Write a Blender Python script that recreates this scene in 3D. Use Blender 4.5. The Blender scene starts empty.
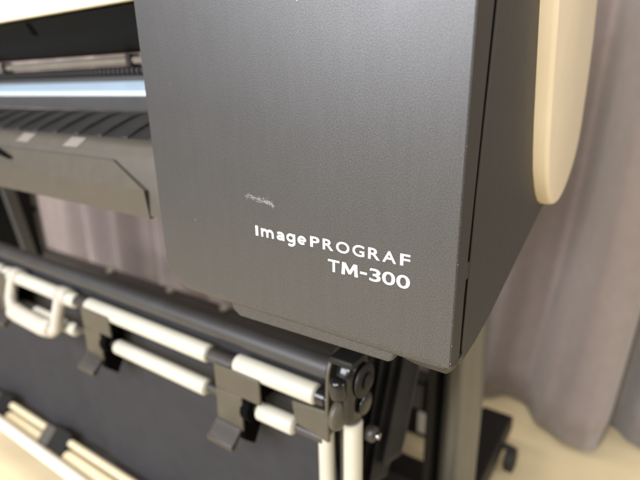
import bpy, bmesh, math, random
from mathutils import Vector, Matrix
random.seed(7)
S = bpy.context.scene
COL = S.collection
PI = math.pi

# ------------------------------------------------------------------ materials
def mat(name, col, rough=0.5, metal=0.0, var=0.06, vscale=60, bump=0.0, bscale=900, spec=0.5, coat=0.0, bdist=0.0004):
    m = bpy.data.materials.new(name); m.use_nodes = True
    nt = m.node_tree; N = nt.nodes; L = nt.links
    p = N['Principled BSDF']
    p.inputs['Roughness'].default_value = rough
    p.inputs['Metallic'].default_value = metal
    p.inputs['Specular IOR Level'].default_value = spec
    p.inputs['Coat Weight'].default_value = coat
    tc = N.new('ShaderNodeTexCoord')
    no = N.new('ShaderNodeTexNoise'); no.inputs['Scale'].default_value = vscale; no.inputs['Detail'].default_value = 6
    L.new(tc.outputs['Object'], no.inputs['Vector'])
    rp = N.new('ShaderNodeValToRGB')
    rp.color_ramp.elements[0].position = .3; rp.color_ramp.elements[1].position = .7
    rp.color_ramp.elements[0].color = tuple(c * (1 - var) for c in col) + (1,)
    rp.color_ramp.elements[1].color = tuple(min(1, c * (1 + var)) for c in col) + (1,)
    L.new(no.outputs['Fac'], rp.inputs['Fac'])
    L.new(rp.outputs['Color'], p.inputs['Base Color'])
    mr = N.new('ShaderNodeMapRange')
    mr.inputs['To Min'].default_value = max(0, rough - .05); mr.inputs['To Max'].default_value = min(1, rough + .05)
    L.new(no.outputs['Fac'], mr.inputs['Value']); L.new(mr.outputs['Result'], p.inputs['Roughness'])
    if bump > 0:
        n2 = N.new('ShaderNodeTexNoise'); n2.inputs['Scale'].default_value = bscale; n2.inputs['Detail'].default_value = 2
        L.new(tc.outputs['Object'], n2.inputs['Vector'])
        b = N.new('ShaderNodeBump'); b.inputs['Strength'].default_value = bump; b.inputs['Distance'].default_value = bdist
        L.new(n2.outputs['Fac'], b.inputs['Height']); L.new(b.outputs['Normal'], p.inputs['Normal'])
    return m

def panel_mat():
    """grained, slightly metallic grey paint with dust specks"""
    m = bpy.data.materials.new('grained_grey_paint'); m.use_nodes = True
    nt = m.node_tree; N = nt.nodes; L = nt.links
    p = N['Principled BSDF']
    p.inputs['Metallic'].default_value = .45
    p.inputs['Specular IOR Level'].default_value = .55
    tc = N.new('ShaderNodeTexCoord')
    g = N.new('ShaderNodeTexNoise'); g.inputs['Scale'].default_value = 1900; g.inputs['Detail'].default_value = 1.5; g.inputs['Roughness'].default_value = .6
    L.new(tc.outputs['Object'], g.inputs['Vector'])
    r = N.new('ShaderNodeValToRGB')
    r.color_ramp.elements[0].position = .32; r.color_ramp.elements[1].position = .72
    r.color_ramp.elements[0].color = (.028, .0275, .0275, 1); r.color_ramp.elements[1].color = (.112, .111, .112, 1)
    L.new(g.outputs['Fac'], r.inputs['Fac'])
    # fine vertical wipe marks and cloudy wear
    mp = N.new('ShaderNodeMapping'); mp.inputs['Scale'].default_value = (170, 1, 26)
    L.new(tc.outputs['Object'], mp.inputs['Vector'])
    w = N.new('ShaderNodeTexNoise'); w.inputs['Scale'].default_value = 1; w.inputs['Detail'].default_value = 4
    L.new(mp.outputs['Vector'], w.inputs['Vector'])
    mx = N.new('ShaderNodeMix'); mx.data_type = 'RGBA'; mx.blend_type = 'MULTIPLY'
    wr = N.new('ShaderNodeMapRange'); wr.inputs['From Min'].default_value = .35; wr.inputs['From Max'].default_value = .65
    wr.inputs['To Min'].default_value = .975; wr.inputs['To Max'].default_value = 1.025
    L.new(w.outputs['Fac'], wr.inputs['Value'])
    cb = N.new('ShaderNodeCombineColor')
    for i in range(3): L.new(wr.outputs['Result'], cb.inputs[i])
    mx.inputs['Factor'].default_value = 1
    L.new(r.outputs['Color'], mx.inputs['A']); L.new(cb.outputs['Color'], mx.inputs['B'])
    # dust specks
    v = N.new('ShaderNodeTexVoronoi'); v.inputs['Scale'].default_value = 48; v.inputs['Randomness'].default_value = 1
    L.new(tc.outputs['Object'], v.inputs['Vector'])
    lt = N.new('ShaderNodeMath'); lt.operation = 'LESS_THAN'; lt.inputs[1].default_value = .016
    L.new(v.outputs['Distance'], lt.inputs[0])
    sep = N.new('ShaderNodeSeparateColor'); L.new(v.outputs['Color'], sep.inputs['Color'])
    gt = N.new('ShaderNodeMath'); gt.operation = 'GREATER_THAN'; gt.inputs[1].default_value = .45
    L.new(sep.outputs[0], gt.inputs[0])
    mu = N.new('ShaderNodeMath'); mu.operation = 'MULTIPLY'; L.new(lt.outputs[0], mu.inputs[0]); L.new(gt.outputs[0], mu.inputs[1])
    ds = N.new('ShaderNodeMix'); ds.data_type = 'RGBA'; ds.inputs['B'].default_value = (.55, .53, .5, 1)
    L.new(mu.outputs[0], ds.inputs['Factor']); L.new(mx.outputs['Result'], ds.inputs['A'])
    L.new(ds.outputs['Result'], p.inputs['Base Color'])
    c = N.new('ShaderNodeTexNoise'); c.inputs['Scale'].default_value = 26; c.inputs['Detail'].default_value = 5
    L.new(tc.outputs['Object'], c.inputs['Vector'])
    rr = N.new('ShaderNodeMapRange'); rr.inputs['To Min'].default_value = .36; rr.inputs['To Max'].default_value = .44
    L.new(c.outputs['Fac'], rr.inputs['Value']); L.new(rr.outputs['Result'], p.inputs['Roughness'])
    b = N.new('ShaderNodeBump'); b.inputs['Strength'].default_value = .42; b.inputs['Distance'].default_value = .00016
    L.new(g.outputs['Fac'], b.inputs['Height']); L.new(b.outputs['Normal'], p.inputs['Normal'])
    return m

def fabric_mat(name, col, rough=.9, weave=1400, var=.12, sheen=.3):
    m = mat(name, col, rough, 0, var, 35, .35, weave, .2, 0, .0005)
    p = m.node_tree.nodes['Principled BSDF']
    p.inputs['Sheen Weight'].default_value = sheen
    return m

M = dict(
    panel=panel_mat(),
    side=mat('dark_grey_side_plastic', (.036, .032, .028), .5, 0, .08, 90, .2, 1500, .4),
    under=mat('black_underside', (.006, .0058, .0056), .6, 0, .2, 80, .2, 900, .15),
    dark=mat('black_plastic', (.010, .0095, .009), .5, 0, .2, 80, .2, 900, .25),
    gap=mat('seam_black', (.003, .003, .003), .9, spec=.05),
    cream=mat('cream_plastic', (.78, .675, .51), .42, 0, .02, 40, .1, 1500),
    cover=mat('cream_cover_plastic', (.86, .82, .70), .4, 0, .02, 40),
    bezel=mat('taupe_grey_plastic', (.064, .056, .045), .5, 0, .06, 70, .2, 1500),
    edge=mat('bezel_edge_plastic', (.05, .044, .034), .5, 0, .06, 70),
    guide=mat('charcoal_guide_plastic', (.028, .026, .025), .5, 0, .1, 60, .2, 900, .3),
    blue=mat('sky_reflection_blue', (.33, .43, .52), .3, .1, .03, 30),  # reflected sky put into the base colour, here and in the next
    palewhite=mat('sky_reflection_white', (.60, .68, .71), .3, 0, .02, 30),
    grey=mat('mid_grey_strip', (.065, .065, .066), .5, 0, .06, 50),
    bar=mat('ivory_bar', (.30, .275, .23), .4, 0, .1, 40),
    mark=mat('pale_guide_print', (.17, .155, .14), .5),
    ink=mat('white_print', (.66, .65, .63), .5, 0, .02, 200),
    scuff=mat('scuffed_paint', (.25, .24, .23), .7, 0, .25, 900),
    roller=mat('grey_black_tube', (.032, .030, .030), .5, 0, .1, 40, .1, 700),
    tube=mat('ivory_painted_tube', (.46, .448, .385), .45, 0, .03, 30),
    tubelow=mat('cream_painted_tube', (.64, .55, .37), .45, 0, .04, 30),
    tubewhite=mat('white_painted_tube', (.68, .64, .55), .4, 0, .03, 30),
    handle=mat('white_moulded_plastic', (.43, .405, .355), .5, 0, .03, 30),
    clip=mat('olive_brown_plastic', (.060, .053, .038), .5, 0, .1, 60, .2, 900),
    clipdark=mat('dark_brown_plastic', (.03, .026, .023), .45, 0, .1, 60, .2, 900),
    cloth=fabric_mat('charcoal_cloth', (.033, .033, .037), .85, 1100, .1, 0),
    flap=fabric_mat('black_cloth', (.014, .0135, .0140), .55, 900, .15, .05),
    bluesteel=mat('satin_blue_steel', (.12, .165, .24), .4, .3, .05, 60),
    chrome=mat('chrome', (.25, .25, .26), .3, 1, .04, 40),
    gloss=mat('gloss_black', (.007, .007, .0075), .24, 0, .1, 40),
    silver=mat('olive_silver_paint', (.178, .172, .154), .38, .55, .05, 30, .1, 900),
    rubber=mat('rubber', (.02, .02, .02), .7, 0, .1, 80),
    brass=mat('brass', (.55, .42, .18), .35, .9, .06, 80),
    curtain=fabric_mat('mauve_curtain', (.265, .224, .218), .9, 700, .05, .25),
    curtain2=fabric_mat('grey_curtain', (.215, .198, .192), .9, 700, .05, .25),
    label=mat('white_label', (.75, .74, .72), .5),
)

def floor_mat():
    m = mat('cream_vinyl_floor', (.68, .57, .37), .45, 0, .05, 14.0, .15, 420)
    return m
M['floor'] = floor_mat()

# ------------------------------------------------------------------ mesh helpers
def new_obj(name, bm, material, parent=None, smooth=True, bevel=0, seg=2, angle=35):
    bmesh.ops.recalc_face_normals(bm, faces=bm.faces)
    me = bpy.data.meshes.new(name); bm.to_mesh(me); bm.free()
    mats = material if isinstance(material, (list, tuple)) else [material]
    for k in mats: me.materials.append(k)
    o = bpy.data.objects.new(name, me); COL.objects.link(o)
    if parent: o.parent = parent
    if smooth:
        for f in me.polygons: f.use_smooth = True
        try: me.set_sharp_from_angle(angle=math.radians(angle))
        except Exception: pass
    if bevel:
        b = o.modifiers.new('bevel', 'BEVEL'); b.width = bevel; b.segments = seg; b.limit_method = 'ANGLE'; b.angle_limit = math.radians(35)
        b.harden_normals = False
    return o

def thing(name, label, cat, loc=(0, 0, 0), group=None):
    o = bpy.data.objects.new(name, None); COL.objects.link(o)
    o.location = loc; o.empty_display_size = .05
    o['label'] = label; o['category'] = cat
    if group: o['group'] = group
    return o

def box(bm, x0, x1, y0, y1, z0, z1, mi=0):
    vs = [bm.verts.new((x, y, z)) for x in (x0, x1) for y in (y0, y1) for z in (z0, z1)]
    for q in ((0, 1, 3, 2), (4, 6, 7, 5), (0, 4, 5, 1), (2, 3, 7, 6), (0, 2, 6, 4), (1, 5, 7, 3)):
        f = bm.faces.new([vs[i] for i in q]); f.material_index = mi

def prism(bm, pts, axis, a, b, mi=0):
    """polygon in the two other axes extruded along axis from a to b"""
    def mk(p, t):
        if axis == 'x': return (t, p[0], p[1])
        if axis == 'y': return (p[0], t, p[1])
        return (p[0], p[1], t)
    A = [bm.verts.new(mk(p, a)) for p in pts]; B = [bm.verts.new(mk(p, b)) for p in pts]
    n = len(pts)
    fs = [bm.faces.new(A), bm.faces.new(B[::-1])]
    for i in range(n):
        fs.append(bm.faces.new((A[i], B[i], B[(i + 1) % n], A[(i + 1) % n])))
    for f in fs: f.material_index = mi

def tube(bm, pts, r, n=20, cap=0.0, mi=0):
    """tube swept along a polyline; cap rounds the ends by that length"""
    pts = [Vector(p) for p in pts]
    rad = [r] * len(pts)
    if cap > 0:
        d0 = (pts[1] - pts[0]).normalized(); d1 = (pts[-1] - pts[-2]).normalized()
        st = [(1, .35), (.7, .72), (.35, .93), (0, 1)]
        a = [(pts[0] + d0 * cap * (1 - s), r * k) for s, k in st]
        b = [(pts[-1] - d1 * cap * (1 - s), r * k) for s, k in reversed(st)]
        mid = [(p, r) for p in pts[1:-1]]
        al = a + mid + b
        pts = [p for p, _ in al]; rad = [k for _, k in al]
    up = Vector((0, 0, 1))
    rings = []
    pn = None
    for i, p in enumerate(pts):
        if i == 0: d = pts[1] - pts[0]
        elif i == len(pts) - 1: d = pts[-1] - pts[-2]
        else: d = (pts[i + 1] - p).normalized() + (p - pts[i - 1]).normalized()
        d.normalize()
        if pn is None:
            ref = up if abs(d.z) < .9 else Vector((1, 0, 0))
            u = d.cross(ref).normalized()
        else:
            u = (pn - d * pn.dot(d)).normalized()
        pn = u; w = d.cross(u)
        rings.append([bm.verts.new(p + (u * math.cos(2 * PI * k / n) + w * math.sin(2 * PI * k / n)) * rad[i]) for k in range(n)])
    for a, b in zip(rings, rings[1:]):
        for k in range(n):
            f = bm.faces.new((a[k], a[(k + 1) % n], b[(k + 1) % n], b[k])); f.material_index = mi
    f = bm.faces.new(rings[0]); f.material_index = mi
    f = bm.faces.new(rings[-1][::-1]); f.material_index = mi

def arc(cx, cz, r, a0, a1, n):
    return [(cx + r * math.cos(a0 + (a1 - a0) * i / n), cz + r * math.sin(a0 + (a1 - a0) * i / n)) for i in range(n + 1)]

def lerp_profile(tab, t):
    for (a, va), (b, vb) in zip(tab, tab[1:]):
        if a <= t <= b:
            k = (t - a) / (b - a); k = k * k * (3 - 2 * k)
            return va + (vb - va) * k
    return tab[0][1] if t < tab[0][0] else tab[-1][1]

# ------------------------------------------------------------------ setting: floor
bm = bmesh.new()
vs = [bm.verts.new(p) for p in ((-6, -5, 0), (5, -5, 0), (5, 5, 0), (-6, 5, 0))]
bm.faces.new(vs)
fl = new_obj('floor', bm, M['floor'], smooth=False); fl['kind'] = 'structure'

# ------------------------------------------------------------------ the printer
P = thing('large_format_printer', 'dark grey and cream wide paper printer standing on its frame above the cloth catch basket', 'printer', (-.6, .2, .58))
PM = Matrix.Translation((-.6, .2, .58)).inverted()
def ppart(name, bm, m, parent=None, **k):
    bm.transform(PM)
    return new_obj(name, bm, m, parent or P, **k)

# front cover: rounded plate, front face at y = 0, right edge at x = 0
XL, XR, ZB, ZT = -.257, 0.0, .5935, 1.07
rl, rr = .027, .0055
out = []
def seg(p, q, n): return [(p[0] + (q[0] - p[0]) * i / n, p[1] + (q[1] - p[1]) * i / n) for i in range(n)]
out += seg((XL + rl, ZB), (XR - rr, ZB), 24)
out += arc(XR - rr, ZB + rr, rr, -PI / 2, 0, 8)[:-1]
out += seg((XR, ZB + rr), (XR, ZT), 24)
out += [(XR, ZT)] + seg((XR, ZT), (XL, ZT), 6)[1:] + [(XL, ZT)]
out += seg((XL, ZT), (XL, ZB + rl), 20)[1:]
out += arc(XL + rl, ZB + rl, rl, PI, 1.5 * PI, 14)[:-1]
n = len(out)
nor = []
for i in range(n):
    a, b = out[i - 1], out[(i + 1) % n]
    d = Vector((b[0] - a[0], b[1] - a[1])).normalized(); nor.append(Vector((d.y, -d.x)))
bm = bmesh.new()
rings = []
def yr(z): return max(.0165, min(.034, .0205 + (z - .70) * .068))      # rear edge of the cover leans back towards the top
for y, ins, bot in ((0, .0009, .0078), (.0004, .00045, .0056), (.0010, .0001, .0038), (.0020, 0, .0021), (.0029, 0, .0012), (.0046, 0, .0002),
                    (.010, 0, -.0042), (.0150, 0, -.0052), (.0185, 0, -.0040), (.0225, 0, .0005), (.0250, 0, .0055), (.0253, .0012, .0062)):
    ring = []
    for (x, z), nn in zip(out, nor):
        dn = max(0, -nn.y); k = ins * (1 - dn) + bot * dn
        if y > .004 and x < -.03: k = max(k, 0) if bot < 0 else k
        yy = y if y < .003 else .003 + (y - .003) * (yr(z) - .003) / .0223
        ring.append(bm.verts.new((x - nn.x * k * (1 if bot > 0 else (1 - dn)), yy, z - nn.y * k)))
    rings.append(ring)
for a, b in zip(rings, rings[1:]):
    for i in range(n): bm.faces.new((a[i], a[(i + 1) % n], b[(i + 1) % n], b[i]))
ff = bm.faces.new(rings[0]); bm.faces.new(rings[-1][::-1])
# side strip (right-hand return) uses the plain dark plastic
for f in bm.faces:
    c = f.calc_center_median()
    if c.x > -.0004 and c.y > .0015 or (c.y > .0036 and c.z < ZB + .02): f.material_index = 1
front = ppart('front_cover', bm, [M['panel'], M['side']], angle=30)
wn = front.modifiers.new('face_weights', 'WEIGHTED_NORMAL'); wn.keep_sharp = True

# lettering: font glyphs fitted one by one, 0.12 mm proud of the cover
def glyph_bm(bm, ch, x0, x1, z0, z1, weight):
    cu = bpy.data.curves.new('glyph', 'FONT'); cu.body = ch; cu.size = 1; cu.offset = weight; cu.extrude = .01; cu.resolution_u = 6
    ob = bpy.data.objects.new('glyph', cu); COL.objects.link(ob)
    bpy.context.view_layer.update()
    me = bpy.data.meshes.new_from_object(ob.evaluated_get(bpy.context.evaluated_depsgraph_get()))
    xs = [v.co.x for v in me.vertices]; ys = [v.co.y for v in me.vertices]
    ax, bx, ay, by = min(xs), max(xs), min(ys), max(ys)
    off = len(bm.verts)
    vv = []
    for v in me.vertices:
        vv.append(bm.verts.new((x0 + (v.co.x - ax) / (bx - ax) * (x1 - x0), -.00012 if v.co.z > 0 else .00008,
                                z0 + (v.co.y - ay) / (by - ay) * (z1 - z0))))
    for p in me.polygons:
        try: bm.faces.new([vv[i] for i in p.vertices])
        except ValueError: pass
    bpy.data.objects.remove(ob); bpy.data.meshes.remove(me); bpy.data.curves.remove(cu)
B1, T1 = .6584, .6658
XH = .6584 + .0062
bm = bmesh.new()
for ch, a, b, z0, z1 in (('I', -.1496, -.1473, B1, T1), ('P', -.1009, -.0935, B1, T1), ('R', -.0908, -.0826, B1, T1), ('O', -.0803, -.0703, B1 - .0001, T1 + .0001),
                         ('G', -.0680, -.0594, B1 - .0001, T1 + .0001), ('R', -.0567, -.0485, B1, T1), ('A', -.0467, -.0376, B1, T1), ('F', -.0349, -.0285, B1, T1)):
    glyph_bm(bm, ch, a, b, z0, z1, .008 if ch in 'mage' else .014)
LAY = [0]
def stroke(pts, w):
    # flat ribbon letter stroke, mitred
    P_ = [Vector((p[0], p[1])) for p in pts]
    L_, R_ = [], []
    for i, p in enumerate(P_):
        d0 = (p - P_[i - 1]).normalized() if i else (P_[1] - p).normalized()
        d1 = (P_[i + 1] - p).normalized() if i < len(P_) - 1 else d0
        t = (d0 + d1).normalized(); nrm = Vector((-t.y, t.x)); k = w / 2 / max(.5, nrm.dot(Vector((-d0.y, d0.x))))
        L_.append(p + nrm * k); R_.append(p - nrm * k)
    LAY[0] += 1; y = -.00012 - LAY[0] * 2e-6
    a = [bm.verts.new((v.x, y, v.y)) for v in L_]; b = [bm.verts.new((v.x, y, v.y)) for v in R_]
    for i in range(len(a) - 1): bm.faces.new((a[i], a[i + 1], b[i + 1], b[i]))
def ell(cx, cz, rx, rz, a0, a1, n=16):
    return [(cx + rx * math.cos(math.radians(a0 + (a1 - a0) * i / n)), cz + rz * math.sin(math.radians(a0 + (a1 - a0) * i / n))) for i in range(n + 1)]
SW = .00165; h = SW / 2; hx = XH - B1
# m
x0, x1 = -.1443, -.1328; mid = (x0 + x1) / 2; rx = (x1 - x0 - SW) / 4
stroke([(x0 + h, B1), (x0 + h, XH)], SW)
for k in (0, 1):
    cx_ = x0 + h + rx * (1 + 2 * k)
    stroke(ell(cx_, XH - h - rx * .95, rx, rx * .95, 165, 0, 12) + [(cx_ + rx, B1)], SW)
# a
x0, x1 = -.1300, -.1231
stroke([(x0 + .0008, XH - .0013)] + ell((x0 + x1) / 2 - .0001, XH - h - .0019, .0026, .0019, 115, 0, 10) + [(x1 - h, B1)], SW)
stroke(ell(x0 + .0030, B1 + h + .00105, .0030 - h, .00115, 0, 360, 20), SW * .85)
stroke([(x0 + .0030, B1 + h + .0022), (x1 - h, B1 + h + .0024)], SW * .8)
# g
x0, x1 = -.1210, -.1136
stroke(ell((x0 + x1) / 2 - .0002, (B1 + XH) / 2 + .0002, (x1 - x0) / 2 - h - .0001, hx / 2 - h, 0, 360, 24), SW)
stroke([(x1 - h, XH)] + [(x1 - h, B1 - .0001)] + ell((x0 + x1) / 2 - .0001, B1 - .0002, (x1 - x0) / 2 - h - .0001, .0019, 0, -140, 12), SW)
# e
x0, x1 = -.1115, -.1043
stroke([(x0 + h, (B1 + XH) / 2 - .0001), (x1 - h * .6, (B1 + XH) / 2 - .0001)], SW * .75)
stroke(ell((x0 + x1) / 2, (B1 + XH) / 2, (x1 - x0) / 2 - h, hx / 2 - h, -3, 312, 24), SW)
ppart('lettering', bm, M['ink'], front, smooth=False)['label'] = 'longer upper line of white lettering'
B2, T2 = .6438, .6522
bm = bmesh.new()
for ch, a, b, z0, z1 in (('T', -.0868, -.0779, B2, T2), ('-', -.0624, -.0574, .6469, .6484), ('3', -.0556, -.0477, B2 - .0001, T2 + .0001),
                         ('0', -.0466, -.0378, B2 - .0001, T2 + .0001), ('0', -.0369, -.0281, B2 - .0001, T2 + .0001)):
    glyph_bm(bm, ch, a, b, z0, z1, .012 if ch != '-' else 0)
mx0, mx1 = -.0763, -.0640
mw = mx1 - mx0
mp_ = [(0, 0), (.045, 1), (.26, 1), (.5, .42), (.74, 1), (.955, 1), (1, 0), (.80, 0), (.775, .64), (.575, .12), (.425, .12), (.225, .64), (.20, 0)]
va = [bm.verts.new((mx0 + u * mw, -.00012, B2 + w * (T2 - B2))) for u, w in mp_]
vb = [bm.verts.new((mx0 + u * mw, .00008, B2 + w * (T2 - B2))) for u, w in mp_]
bm.faces.new(va)
for i in range(len(va)): bm.faces.new((va[i], vb[i], vb[(i + 1) % len(va)], va[(i + 1) % len(va)]))
ppart('lettering', bm, M['ink'], front, smooth=False)['label'] = 'shorter lower line of white lettering'

# scuff: many short scratches, slightly proud
bm = bmesh.new()
R = random.Random(5)
spine = [(-.1572, .6870), (-.1500, .6868), (-.1440, .6850), (-.1385, .6858), (-.1340, .6838), (-.1316, .6826)]
for i in range(150):
    t = R.random() * 4.999; k = int(t); fr = t - k
    x = spine[k][0] + (spine[k + 1][0] - spine[k][0]) * fr; z = spine[k][1] + (spine[k + 1][1] - spine[k][1]) * fr
    x += R.gauss(0, .0005); z += R.gauss(0, .00095)
    L_ = R.uniform(.0007, .0026) if i % 12 else R.uniform(.004, .008); wd = R.uniform(.00007, .00022); a = R.gauss(-.18, .45)
    dx, dz = math.cos(a) * L_ / 2, math.sin(a) * L_ / 2; nx, nz = -math.sin(a) * wd, math.cos(a) * wd
    y = -.00004 - i * 3e-7
    q = [(x - dx, z - dz), (x + nx * .8, z + nz * .8), (x + dx, z + dz), (x - nx, z - nz)]
    bm.faces.new([bm.verts.new((px, y, pz)) for px, pz in q])
ppart('scuff_mark', bm, M['scuff'], front, smooth=False)
# paint chips nicked off the right-hand edge
for z, r_ in ((.7310, .00028), (.6895, .0002), (.6655, .0003), (.6275, .0002), (.6140, .00035), (.6020, .0004)):
    bm = bmesh.new()
    q = [(.00005 + R.uniform(-.2, .2) * r_, -.00006 + R.uniform(0, .5) * r_, z + k * r_) for k in (-1, -.3, .4, 1)]
    tube(bm, q, r_ * .55, 6)
    ppart('paint_chip', bm, M['mark'], front, smooth=False)

# side panel, seam backing, clip nub
bm = bmesh.new()
G_ = .0062
side = [(yr(.6) + G_, .5905), (.050, .5925), (.083, .5985), (.2335, .6415), (.318, .666), (.333, .690), (.340, .80), (.340, 1.07), (yr(1.07) + G_ + .001, 1.07), (yr(.80) + G_ + .001, .80), (yr(.70) + G_, .70)]
prism(bm, side, 'x', -.0045, 0.0)
sp = ppart('side_panel', bm, M['side'], bevel=.0009, seg=2)
bm = bmesh.new()
box(bm, -.008, -.0006, yr(.655) - .0005, yr(.655) + .0064, .6490, .6600)
ppart('seam_clip', bm, M['side'], sp, bevel=.0004)
bm = bmesh.new()
box(bm, -.006, .0006, yr(.6) + .0002, yr(.6) + .0064, .5925, .5968)
ppart('seam_clip', bm, M['bezel'], sp, bevel=.0004)
bm = bmesh.new()
prism(bm, [(yr(.6) + .0004, .598), (yr(.6) + G_ - .0004, .598), (yr(.7) + G_ - .0004, .70), (yr(.8) + G_ + .0006, .80), (yr(1.06) + G_ + .0006, 1.06), (yr(1.06) + .0004, 1.06), (yr(.7) + .0004, .70)], 'x', -.0040, -.0009)
ppart('seam_shade_strip', bm, M['gap'], sp, smooth=False)  # black strip set inside the open seam to stand in for its shade
bm = bmesh.new()
prism(bm, [(.034, .604), (.09, .610), (.24, .650), (.318, .676), (.330, .70), (.330, 1.068), (.036, 1.068)], 'x', -.250, -.0060)
box(bm, -.020, -.0062, .012, .0345, .606, 1.065)
ppart('inner_body', bm, M['gap'], smooth=False)

# base strip under the front cover with its stepped ends
bm = bmesh.new()
prism(bm, [(-.186, .6), (-.184, .5885), (-.1765, .5838), (-.043, .5862), (-.0395, .5885), (-.0375, .6)], 'y', .0036, .030)
ppart('base_strip', bm, M['panel'], bevel=.0018, seg=3)
bm = bmesh.new()
box(bm, -1.48, -.012, .17, .32, .655, .70); box(bm, -.245, -.012, .030, .115, .602, .62)
ppart('chassis', bm, M['clipdark'], bevel=.003)

# cream end cap: rounded shield, 12 mm proud of the side panel
cap = [(.1275, .86), (.1323, .813), (.1450, .772), (.1579, .732), (.1674, .708), (.1770, .690), (.1887, .676), (.2000, .6655), (.2130, .6570), (.2270, .6515), (.2420, .6490), (.2580, .6490),
       (.2740, .6515), (.2900, .6570), (.3050, .6640), (.3190, .6730), (.3310, .6840), (.3390, .698), (.3425, .715), (.3425, .76), (.337, .80), (.326, .832), (.313, .86)]
cap += [(.30, .93), (.27, .96), (.17, .96), (.135, .93)]
bm = bmesh.new(); rings = []
cy = sum(p[0] for p in cap) / len(cap); cz = sum(p[1] for p in cap) / len(cap)
nn = len(cap)
for x, ins in ((-.001, .0), (.0080, .0), (.0100, .0006), (.0113, .0018), (.0120, .0040)):
    ring = []
    for i, (y, z) in enumerate(cap):
        a, b = cap[i - 1], cap[(i + 1) % nn]
        d = Vector((b[0] - a[0], b[1] - a[1])).normalized(); nx, nz = d.y, -d.x
        s = 1 if (nx * (y - cy) + nz * (z - cz)) > 0 else -1
        ring.append(bm.verts.new((x, y - s * nx * ins, z - s * nz * ins)))
    rings.append(ring)
for a, b in zip(rings, rings[1:]):
    for i in range(nn): bm.faces.new((a[i], a[(i + 1) % nn], b[(i + 1) % nn], b[i]))
bm.faces.new(rings[-1]); bm.faces.new(rings[0][::-1])
ppart('end_cap', bm, M['cream'], angle=40)

# paper exit: everything left of the front cover
XA, XB = -1.48, -.2575
bm = bmesh.new()
prism(bm, [(.018, .8285), (.0165, .850), (.030, .90), (.10, 1.02), (.34, 1.06), (.34, .9), (.13, .85), (.125, .832)], 'x', XA, XB)
ppart('top_cover', bm, M['cover'], bevel=.003)
bm = bmesh.new()
prism(bm, [(.0215, .8262), (.122, .7985), (.130, .80), (.130, .829), (.030, .8278)], 'x', XA, XB)
us = ppart('cover_underside', bm, M['under'])
bm = bmesh.new()
kz = lambda y: .8262 + (.7985 - .8262) / (.122 - .0215) * (y - .0215) - .0004
q = [(-.4700, .0250), (-.4610, .0250), (-.4990, .0520), (-.5110, .0520)]
lo = [bm.verts.new((x, y, kz(y))) for x, y in q]; hi = [bm.verts.new((x, y, kz(y) + .003)) for x, y in q]
bm.faces.new(lo); bm.faces.new(hi[::-1])
for i in range(4): bm.faces.new((lo[i], hi[i], hi[(i + 1) % 4], lo[(i + 1) % 4]))
ppart('latch_slot', bm, M['gap'], us)
bm = bmesh.new()
tube(bm, [(XA, .121, .7905), (-.255, .121, .7905)], .0044, 16)
for x in (-.4350, -.7400): box(bm, x - .004, x + .004, .1145, .128, .7845, .7975, 1)
ppart('pressure_bar', bm, [M['bar'], M['clipdark']])
bm = bmesh.new()
box(bm, XA, XB, .124, .134, .7735, .7848)
x = XA + .003
while x < XB - .003:
    tube(bm, [(x, .1215, .7792), (x + .0045, .1215, .7792)], .0040, 8, mi=1); x += .0092
ppart('roller_strip', bm, [M['dark'], M['grey']])
bm = bmesh.new()
prism(bm, [(.120, .7678), (.1215, .7735), (.135, .7735), (.135, .7678)], 'x', XA, XB)
ppart('platen_rail', bm, M['grey'])
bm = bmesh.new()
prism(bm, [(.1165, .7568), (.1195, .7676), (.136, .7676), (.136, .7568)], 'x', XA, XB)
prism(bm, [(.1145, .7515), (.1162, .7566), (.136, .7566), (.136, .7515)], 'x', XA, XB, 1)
ppart('platen_strip', bm, [M['blue'], M['palewhite']])  # sky reflection painted on the platen, whiter in its lower band
bm = bmesh.new()
prism(bm, [(.118, .734), (.1135, .7513), (.137, .7513), (.137, .734)], 'x', XA, XB)
ppart('platen_front', bm, M['grey'], bevel=.001)
bm = bmesh.new()
prof = [(.1185, .7335), (.095, .7275), (.070, .7180), (.052, .7105), (.052, .690), (.1185, .700)]
prism(bm, prof, 'x', XA, XB)
x = XA + .01
while x < XB - .012:
    # ribs climbing the guide, a little proud
    prism(bm, [(.117, .7336), (.095, .7304), (.070, .7212), (.0535, .7136), (.0525, .7080), (.070, .7150), (.117, .7310)], 'x', x, x + .0105); x += .0455
ppart('output_guide', bm, M['guide'], bevel=.0012)
# rounded front of the guide, taupe
bm = bmesh.new()
prism(bm, [(.0515, .7115), (.044, .7090), (.0375, .7035), (.0320, .6950), (.0306, .642), (.060, .642), (.060, .7085), (.0535, .7118)], 'x', XA, XB)
gf = ppart('guide_front', bm, M['bezel'], angle=50)
for x in (-.5500, -.4440):
    bm = bmesh.new()
    q = [(x - .0165, .0356), (x + .012, .0356), (x + .0175, .0450), (x - .0110, .0450)]
    zs = [.7008, .7008, .7098, .7098]
    lo = [bm.verts.new((a, y - .0006, z + .0006)) for (a, y), z in zip(q, zs)]; hi = [bm.verts.new((a, y + .002, z - .002)) for (a, y), z in zip(q, zs)]
    bm.faces.new(lo); bm.faces.new(hi[::-1])
    for i in range(4): bm.faces.new((lo[i], hi[i], hi[(i + 1) % 4], lo[(i + 1) % 4]))
    ppart('guide_mark', bm, M['mark'], gf, smooth=False)
# bezel plate with the clipped corner, in front of the guide
bm = bmesh.new()
o_ = [(XA, .6395), (-.3142, .6395), (-.3130, .6684), (-.3592, .6936), (XA, .6955)]
F = [bm.verts.new((x, .0285 if z > .69 else (.0285 if z > .66 else .0300), z)) for x, z in o_]
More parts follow.
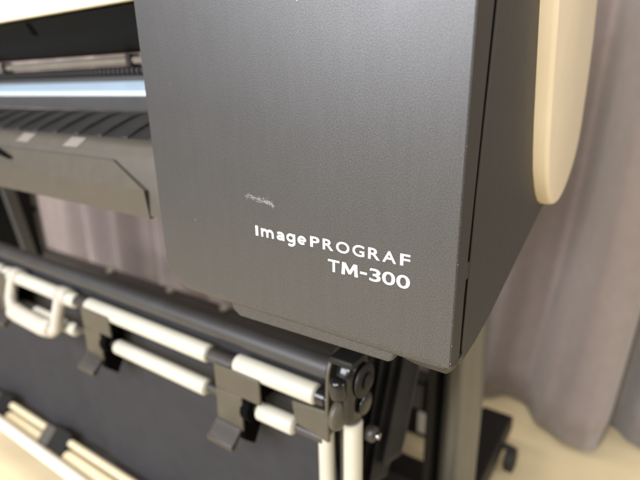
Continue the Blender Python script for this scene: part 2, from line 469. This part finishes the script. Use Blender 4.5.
# two facets: upper chamfer face and lower face meeting at the crease
c0, c1 = bm.verts.new((XA, .0262, .6690)), bm.verts.new((-.3130, .0262, .6682))
bm.verts.remove(F[2])
lo0, lo1, up2, up3 = F[0], F[1], F[3], F[4]
bm.faces.new((lo0, lo1, c1, c0)); bm.faces.new((c0, c1, up2, up3))
bk = [bm.verts.new((v.co.x, .0345, v.co.z)) for v in (lo0, lo1, c1, up2, up3, c0)]
rim = [lo0, lo1, c1, up2, up3, c0]
for i in range(6):
    f = bm.faces.new((rim[i], rim[(i + 1) % 6], bk[(i + 1) % 6], bk[i]))
    if i in (1, 2, 3): f.material_index = 1
bm.faces.new(bk[::-1])
bz = ppart('front_bezel', bm, [M['bezel'], M['edge']], smooth=False)
bm = bmesh.new()
prism(bm, [(-.640, .6925), (-.598, .6925), (-.566, .6828), (-.569, .6808), (-.604, .6858), (-.640, .6862)], 'y', .0235, .0285)
ppart('arrow_notch', bm, M['gap'], bz)

# ------------------------------------------------------------------ the stand
T = thing('printer_stand', 'olive silver column stand with black feet under the grey printer', 'stand', (-.105, .4, 0))
TM_ = Matrix.Translation((-.105, .4, 0)).inverted()
def tpart(name, bm, m, parent=None, **k):
    bm.transform(TM_); return new_obj(name, bm, m, parent or T, **k)
def rounded_rect(cx, cy, hx, hy, r, n=6):
    p = []
    for sx, sy, a in ((1, 1, 0), (-1, 1, PI / 2), (-1, -1, PI), (1, -1, 1.5 * PI)):
        p += [(cx + sx * (hx - r) + r * math.cos(a + i * PI / 2 / n), cy + sy * (hy - r) + r * math.sin(a + i * PI / 2 / n)) for i in range(n + 1)]
    return p
for sx in (0, 1):
    cx = -.106 if sx == 0 else -1.430
    bm = bmesh.new(); prism(bm, rounded_rect(cx, .405, .0285, .034, .0275), 'z', .088, .586)
    tpart('column', bm, M['silver'], angle=50)
    bm = bmesh.new()
    prism(bm, [(-.02, .040), (-.02, .070), (.02, .086), (.33, .092), (.48, .092), (.668, .088), (.690, .072), (.690, .040)], 'x', cx - .030, cx + .030)
    ft = tpart('foot', bm, M['dark'], bevel=.004)
    for y in (.02, .615):
        bm = bmesh.new()
        wx = cx + (.046 if sx == 0 else -.046)
        tube(bm, [(wx - .011, y, .0255), (wx + .011, y, .0255)], .025, 24, cap=.004)
        tube(bm, [(cx, y, .052), (wx, y, .052), (wx, y, .030)], .007, 10)
        cst = tpart('caster', bm, M['rubber'], ft)
    if sx == 1: continue
    bm = bmesh.new(); x0 = cx - .042
    prism(bm, [(.36, .100), (.445, .100), (.445, .584), (.30, .584), (.33, .50), (.36, .42)], 'x', x0, x0 + .0115)
    tpart('bracket_plate', bm, M['dark'], bevel=.001)
# black plate and inclined grey brace on the far leg
bm = bmesh.new(); box(bm, -1.164, -1.152, .205, .301, .11, .584); box(bm, -1.164, -1.150, .299, .307, .47, .486)
tpart('side_plate', bm, M['dark'], bevel=.002)
bm = bmesh.new(); prism(bm, [(.2300, .584), (.2580, .584), (.3120, .11), (.2840, .11)], 'x', -1.151, -1.138)
tpart('brace', bm, M['silver'], bevel=.003)
bm = bmesh.new(); box(bm, -1.40, -.136, .375, .430, .050, .108)
tpart('cross_beam', bm, M['dark'], bevel=.003)
bm = bmesh.new(); box(bm, -1.40, -.160, .385, .425, .245, .300)
tpart('cross_beam', bm, M['clipdark'], bevel=.006)
for x in (-1.035, -.800, -.625):
    bm = bmesh.new(); tube(bm, [(x, .405, .299), (x, .405, .312)], .011, 16, cap=.004)
    tpart('beam_bolt', bm, M['bar'])
bm = bmesh.new(); tube(bm, [(-.165, .30, .505), (-.165, .285, .505)], .006, 12, cap=.002); tube(bm, [(-.165, .31, .5), (-.165, .30, .505)], .003, 10)
tpart('screw', bm, M['brass'])

# ------------------------------------------------------------------ catch basket
K = thing('paper_basket', 'charcoal cloth paper basket hung on ivory tubes below the printer', 'paper basket', (-.6, .08, .1))
KM = Matrix.Translation((-.6, .08, .1)).inverted()
def kpart(name, bm, m, parent=None, **k):
    bm.transform(KM); return new_obj(name, bm, m, parent or K, **k)
# black roller
bm = bmesh.new(); tube(bm, [(-1.18, .074, .5085), (-.134, .074, .5100)], .0108, 24)
kpart('roller', bm, M['roller'])
# ivory tubes, broken at the clips
ZU, ZL, YT = .4775, .4300, .0665
for a, b, z in ((-1.0, -.5545, ZU - .0035), (-.528, -.289, ZU), (-.250, -.1440, ZU + .004),
                (-1.06, -.83, ZL - .006), (-.69, -.570, ZL - .006), (-.474, -.2985, ZL), (-.2225, -.172, ZL + .003)):
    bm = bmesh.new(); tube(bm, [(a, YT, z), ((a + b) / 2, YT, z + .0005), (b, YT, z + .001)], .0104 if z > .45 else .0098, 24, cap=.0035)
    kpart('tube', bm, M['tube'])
bm = bmesh.new(); tube(bm, [(-1.06, .068, ZU - .003), (-.130, .068, ZU + .003)], .0060, 12); tube(bm, [(-1.06, .068, ZL - .005), (-.140, .068, ZL + .003)], .0055, 12)
kpart('inner_rod', bm, M['clipdark'])
# olive clips
def clip(cx, s0, s1):
    bm = bmesh.new()
    a = arc(.0672, ZU - .0015, .0104, -.5 * PI, PI, 14); b = arc(.0672, ZU - .0015, .0070, PI, -.5 * PI, 14)
    prism(bm, a + b, 'x', s0, s1, 1)                       # sleeve over the rod
    px = cx + .016
    box(bm, px - .021, px + .043, .0545, .0580, .4500, ZU + .002)        # wide upper plate
    prism(bm, [(px - .021, .4498), (px + .017, .4498), (px + .015, .4060), (px - .023, .4060)], 'y', .0545, .0580)
    prism(bm, [(.0543, .4100), (.0543, .4035), (.0430, .3905), (.0380, .3900), (.0375, .3975), (.0425, .3990)], 'x', px - .0245, px + .0135, 1)  # foot lip
    prism(bm, [(.0582, .448), (.0582, .392), (.074, .376), (.092, .405), (.092, .450)], 'x', px + .003, px + .0135, 2)           # hook behind
    prism(bm, [(.0582, ZU), (.0582, .452), (.090, .452), (.088, ZU)], 'x', px + .026, px + .040, 2)
    prism(bm, arc(.068, ZL + .002, .0155, 0, 2 * PI, 16)[:-1], 'x', px + .0137, px + .0250, 2)
    return kpart('clip', bm, [M['clip'], M['clipdark'], M['gap']], bevel=.0012, seg=2)
for cx, s0, s1 in ((-1.010, -1.035, -1.001), (-.780, -.770, -.765), (-.525, -.554, -.5285), (-.268, -.2885, -.2505)): clip(cx, s0, s1)
# handle loop
bm = bmesh.new()
pts = [(-.7300, .060, .474), (-.7300, .051, .446), (-.726, .048, .4320), (-.708, .047, .4230), (-.630, .047, .4200), (-.606, .047, .4215), (-.5925, .048, .4310), (-.5905, .051, .448), (-.5885, .060, .477)]
tube(bm, pts, .0088, 16)
tube(bm, [(-.722, .046, .4285), (-.700, .046, .4245), (-.630, .046, .4235), (-.602, .046, .4275)], .0132, 14, cap=.006)
for x in (-.7300, -.5885): tube(bm, [(x - .014, .0665, .4755), (x + .014, .0665, .4755)], .0128, 20, cap=.002)
kpart('handle', bm, M['handle'], angle=60)
# hanging cloth
bm = bmesh.new()
NX, NZ = 150, 60
def cloth_y(x, t):
    y = .0805 + .026 * t + .014 * math.sin(PI * t)
    for cx, w, a, lean in ((-.86, .030, .003, .05), (-.66, .030, .0022, .06), (-.40, .03, .0015, .03), (-.255, .030, .0035, .02), (-.75, .030, -.004, .1)):
        d = (x - cx - lean * t) / w
        y += -a * math.exp(-d * d) * (.35 + .9 * t)
    y += .0022 * math.sin(x * 21 + t * 3) * t
    return y
g = []
for i in range(NX + 1):
    x = -1.085 + (.938) * i / NX
    col = []
    for j in range(NZ + 1):
        t = j / NZ; zb = .098 + .004 * math.sin(x * 30)
        z = .4965 + (zb - .4965) * t
        col.append(bm.verts.new((x, cloth_y(x, t), z)))
    g.append(col)
for i in range(NX):
    for j in range(NZ): bm.faces.new((g[i][j], g[i + 1][j], g[i + 1][j + 1], g[i][j + 1]))
cl = kpart('cloth', bm, M['cloth'], angle=180)
sm = cl.modifiers.new('thick', 'SOLIDIFY'); sm.thickness = .0012; sm.offset = 1
# lower tubes and their clips
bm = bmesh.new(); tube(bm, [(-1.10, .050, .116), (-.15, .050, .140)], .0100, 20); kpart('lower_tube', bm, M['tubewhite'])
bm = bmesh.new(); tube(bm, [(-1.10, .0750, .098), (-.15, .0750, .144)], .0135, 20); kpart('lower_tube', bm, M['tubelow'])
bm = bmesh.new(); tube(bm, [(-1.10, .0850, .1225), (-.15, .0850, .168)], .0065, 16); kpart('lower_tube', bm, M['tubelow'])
for cx in (-1.010, -.783, -.460):
    bm = bmesh.new()
    dz = (cx + .79) * .048
    prism(bm, [(.060, .128 + dz), (.064, .112 + dz), (.080, .116 + dz), (.094, .144 + dz), (.085, .152 + dz)], 'x', cx - .012, cx + .018)
    prism(bm, [(.062, .128 + dz), (.070, .112 + dz), (.100, .136 + dz), (.090, .156 + dz)], 'x', cx + .0182, cx + .066, 1)
    kpart('lower_clip', bm, [M['bezel'], M['dark']], bevel=.001)
# upright tubes at the right end
bm = bmesh.new(); tube(bm, [(-.1400, .0720, .442), (-.1400, .0740, .12)], .0080, 20, cap=.002); kpart('upright_tube', bm, M['tube'])
bm = bmesh.new(); tube(bm, [(-.1120, .0760, .462), (-.1160, .0820, .04)], .0092, 20, cap=.002); kpart('upright_tube', bm, M['tube'])
bm = bmesh.new(); tube(bm, [(-.1270, .0860, .455), (-.1290, .0860, .06)], .0050, 14); kpart('upright_rod', bm, M['bezel'])
# end bracket: plate, glossy housing, chrome trims, knob
bm = bmesh.new()
prism(bm, [(-.1730, .4680), (-.1300, .4720), (-.1300, .4370), (-.1690, .4440)], 'y', .0605, .0645)
kpart('end_plate', bm, M['clip'], bevel=.0012)
bm = bmesh.new(); tube(bm, [(-.1445, .0665, .4825), (-.1330, .0665, .4825)], .0088, 18, cap=.001); tube(bm, [(-.1335, .0640, .4835), (-.1295, .0640, .4835)], .0060, 14, cap=.001)
kpart('tube_plug', bm, M['gloss'], angle=40)
bm = bmesh.new()
caps = arc(.078, .512, .0195, 0, PI, 14) + arc(.074, .478, .0175, PI, 2 * PI, 14)
prism(bm, caps, 'x', -.1235, -.1040)
br = kpart('end_bracket', bm, M['gloss'], bevel=.0075, seg=5)
bm = bmesh.new(); tube(bm, [(-.1042, .078, .5080), (-.0985, .078, .5080)], .0165, 28, cap=.002); tube(bm, [(-.0990, .078, .5080), (-.0950, .078, .5080)], .0085, 20, cap=.002)
kpart('end_dial', bm, M['dark'], br, angle=40)
bm = bmesh.new(); tube(bm, [(-.1035, .0800, .4820), (-.0985, .0800, .4820)], .0110, 24, cap=.002)
kpart('pivot', bm, M['gloss'], br, angle=40)
bm = bmesh.new()
cp = arc(.078, .512, .0208, 0, PI, 14) + arc(.074, .476, .0190, PI, 2 * PI, 14)
prism(bm, cp, 'x', -.1300, -.1262)
kpart('bracket_flange', bm, M['clip'], br, bevel=.001)
bm = bmesh.new()
tube(bm, [(-.1160, .0575, .5170), (-.1160, .0560, .5060), (-.1155, .0575, .4950)], .0080, 16, cap=.005)
kpart('end_trim', bm, M['gloss'], br)
bm = bmesh.new(); tube(bm, [(-.1225, .0590, .4780), (-.1100, .0590, .4780)], .0155, 20, cap=.005)
kpart('knob', bm, M['clip'], br, angle=40)
bm = bmesh.new(); tube(bm, [(-.1060, .0900, .4420), (-.0940, .0900, .4420)], .0080, 16, cap=.003)
kn = kpart('knob', bm, M['clipdark'], br, angle=40)
bm = bmesh.new(); tube(bm, [(-.0938, .0905, .4415), (-.0915, .0905, .4415)], .0035, 12)
kpart('screw', bm, M['chrome'], br)
bm = bmesh.new(); box(bm, -.1285, -.1030, .0600, .0960, .5255, .5330)
kpart('bracket_cap', bm, M['dark'], br, bevel=.002)
# folded end flap hanging from the back of the basket
bm = bmesh.new()
NU, NV = 96, 26
g = []
for i in range(NU + 1):
    s = i / NU
    col = []
    for j in range(NV + 1):
        t = j / NV
        ph = s * 6.0 * 2 * PI
        x = -.1130 - .070 * s + .009 * (2 / PI) * math.asin(math.sin(ph))
        y = .280 - .06 * s + .020 * (2 / PI) * math.asin(math.cos(ph)) + .002 * math.sin(3 * ph + t)
        zt, zb = .586, .352 - .16 * s
        z = zt + (zb - zt) * t
        y -= (zt - z) * .42 * (1 - .5 * s)
        col.append(bm.verts.new((x, y, z)))
    g.append(col)
for i in range(NU):
    for j in range(NV): bm.faces.new((g[i][j], g[i + 1][j], g[i + 1][j + 1], g[i][j + 1]))
fp = kpart('end_flap', bm, M['flap'], angle=30)
sm = fp.modifiers.new('thick', 'SOLIDIFY'); sm.thickness = .0015

# ------------------------------------------------------------------ curtains
def deep(x):   # valley deepened towards the rail to darken the curtain beside the printer
    return .10 * math.exp(-((x + .060) / .052) ** 2)
def curtain(name, label, fn, x0, x1, ztop, m, seed):
    o = thing(name, label, 'curtain', ((x0 + x1) / 2, .85, 0), 'floor length curtains behind the printer')
    bm = bmesh.new(); N_ = int((x1 - x0) / .006); NZ_ = 30
    R_ = random.Random(seed); ph = R_.random() * 6
    g = []
    for i in range(N_ + 1):
        x = x0 + (x1 - x0) * i / N_
        col = []
        for j in range(NZ_ + 1):
            t = j / NZ_; z = .012 + .006 * math.sin(x * 9 + ph) + (ztop - .012) * t
            y0 = fn(x)
            if x > -.3: y0 += deep(x) * min(1, z / .55)
            y = .86 + (y0 - .86) * (1 - .45 * t) + .006 * math.sin(x * 40 + z * 5 + ph)
            col.append(bm.verts.new((x + .05 * z * (1 if x > -.3 else 0) + .008 * math.sin(z * 3 + x * 7), y, z)))
        g.append(col)
    for i in range(N_):
        for j in range(NZ_): bm.faces.new((g[i][j], g[i + 1][j], g[i + 1][j + 1], g[i][j + 1]))
    bm.transform(Matrix.Translation(o.location).inverted())
    c = new_obj('cloth', bm, m, o, angle=180)
    s = c.modifiers.new('thick', 'SOLIDIFY'); s.thickness = .002
main = [(-.30, .79), (-.235, .80), (-.165, .805), (-.115, .845), (-.085, .842), (-.030, .758), (.015, .731), (.050, .733), (.072, .748), (.086, .800), (.092, .86)]
def f_main(x):
    if x >= -.30: return lerp_profile(main, x)
    p = x * 2 * PI / .235 + .8 * math.sin(x * 3.1)
    return .765 + .042 * math.sin(p) + .012 * math.sin(2.3 * p + 1)
curtain('curtain', 'wide mauve curtain with a rounded fold, hanging to the floor behind the printer', f_main, -3.6, .090, 2.3, M['curtain'], 3)
right = [(.070, .90), (.095, .862), (.135, .822), (.175, .812), (.22, .83), (.27, .89), (.31, .86), (.38, .80), (.46, .82), (.52, .88), (.60, .82), (.70, .80), (.80, .88), (.95, .82)]
curtain('curtain', 'greyer curtain at the right edge of the photo, overlapped by the mauve one', lambda x: lerp_profile(right, x), .070, .95, 2.3, M['curtain2'], 9)

# ------------------------------------------------------------------ adapter on the floor behind the stand
A = thing('power_adapter', 'black power adapter with a white label behind the printer leg', 'power adapter', (-.245, .64, 0))
bm = bmesh.new(); prism(bm, rounded_rect(-.02, 0, .075, .035, .008), 'z', .0, .075)
new_obj('case', bm, M['dark'], A, bevel=.003)
bm = bmesh.new(); box(bm, -.012, .040, -.0362, -.0352, .012, .066)
lab = new_obj('label_sticker', bm, M['label'], A, smooth=False)
bm = bmesh.new(); tube(bm, [(.03, 0, .072), (.03, 0, .10), (.05, .02, .22), (.06, .03, .45)], .004, 10)
tube(bm, [(-.06, 0, .072), (-.06, 0, .11), (-.02, .03, .24), (.02, .03, .45)], .004, 10)
new_obj('cable', bm, M['rubber'], A)

# ------------------------------------------------------------------ light
W = bpy.data.worlds.new('World'); S.world = W; W.use_nodes = True
bg = W.node_tree.nodes['Background']; bg.inputs['Color'].default_value = (1.0, .95, .88, 1); bg.inputs['Strength'].default_value = .14
def area(name, loc, target, sx, sy, power, col):
    l = bpy.data.lights.new(name, 'AREA'); l.shape = 'RECTANGLE'; l.size = sx; l.size_y = sy; l.energy = power; l.color = col
    o = bpy.data.objects.new(name, l); COL.objects.link(o); o.location = loc
    o.rotation_euler = (Vector(target) - Vector(loc)).to_track_quat('-Z', 'Y').to_euler()
    return o
area('window_light', (-1.12, -2.55, 1.66), (-.1, 0, .75), 1.7, 1.2, 140, (.90, .92, 1.0))
area('unseen_overhead_light', (.35, -2.1, 2.35), (.1, .1, .5), 1.0, .6, 78, (1.0, .94, .84))  # unseen high front lamp, placed so the printer shades the curtain
area('unseen_overhead_light', (-.5, -.3, 2.6), (-.3, .1, .3), 1.2, .6, 24, (1.0, .94, .84))  # added weak lamp overhead that lifts the top surfaces
area('unseen_side_light', (2.2, .42, 1.1), (0, .28, .75), .8, .8, 17, (1.0, .96, .90))  # added unseen lamp on the right that brightens the end cap
area('unseen_overhead_light', (-2.3, -.1, 2.5), (-1.7, .6, .3), 1.2, .6, 40, (1.0, .94, .86))  # added out of view to brighten the curtain at the far left

# ------------------------------------------------------------------ camera
ex = Vector((.82585942, .56353135, -.01971373)); ed = Vector((.16182381, -.2703546, -.94906346)); ef = Vector((-.5401567, .78060285, -.31446768))
cam = bpy.data.cameras.new('camera'); co = bpy.data.objects.new('camera', cam); COL.objects.link(co)
m = Matrix(((ex.x, -ed.x, -ef.x, .08), (ex.y, -ed.y, -ef.y, -.25), (ex.z, -ed.z, -ef.z, .765), (0, 0, 0, 1)))
co.matrix_world = m
cam.sensor_width = 36; cam.lens = 484 / 640 * 36; cam.clip_start = .01; cam.clip_end = 100
cam.dof.use_dof = True; cam.dof.focus_distance = .30; cam.dof.aperture_fstop = 5.0
S.camera = co
S.view_settings.view_transform = 'Standard'; S.view_settings.look = 'None'; S.view_settings.gamma = 1; S.view_settings.exposure = 0
S.cycles.max_bounces = 8
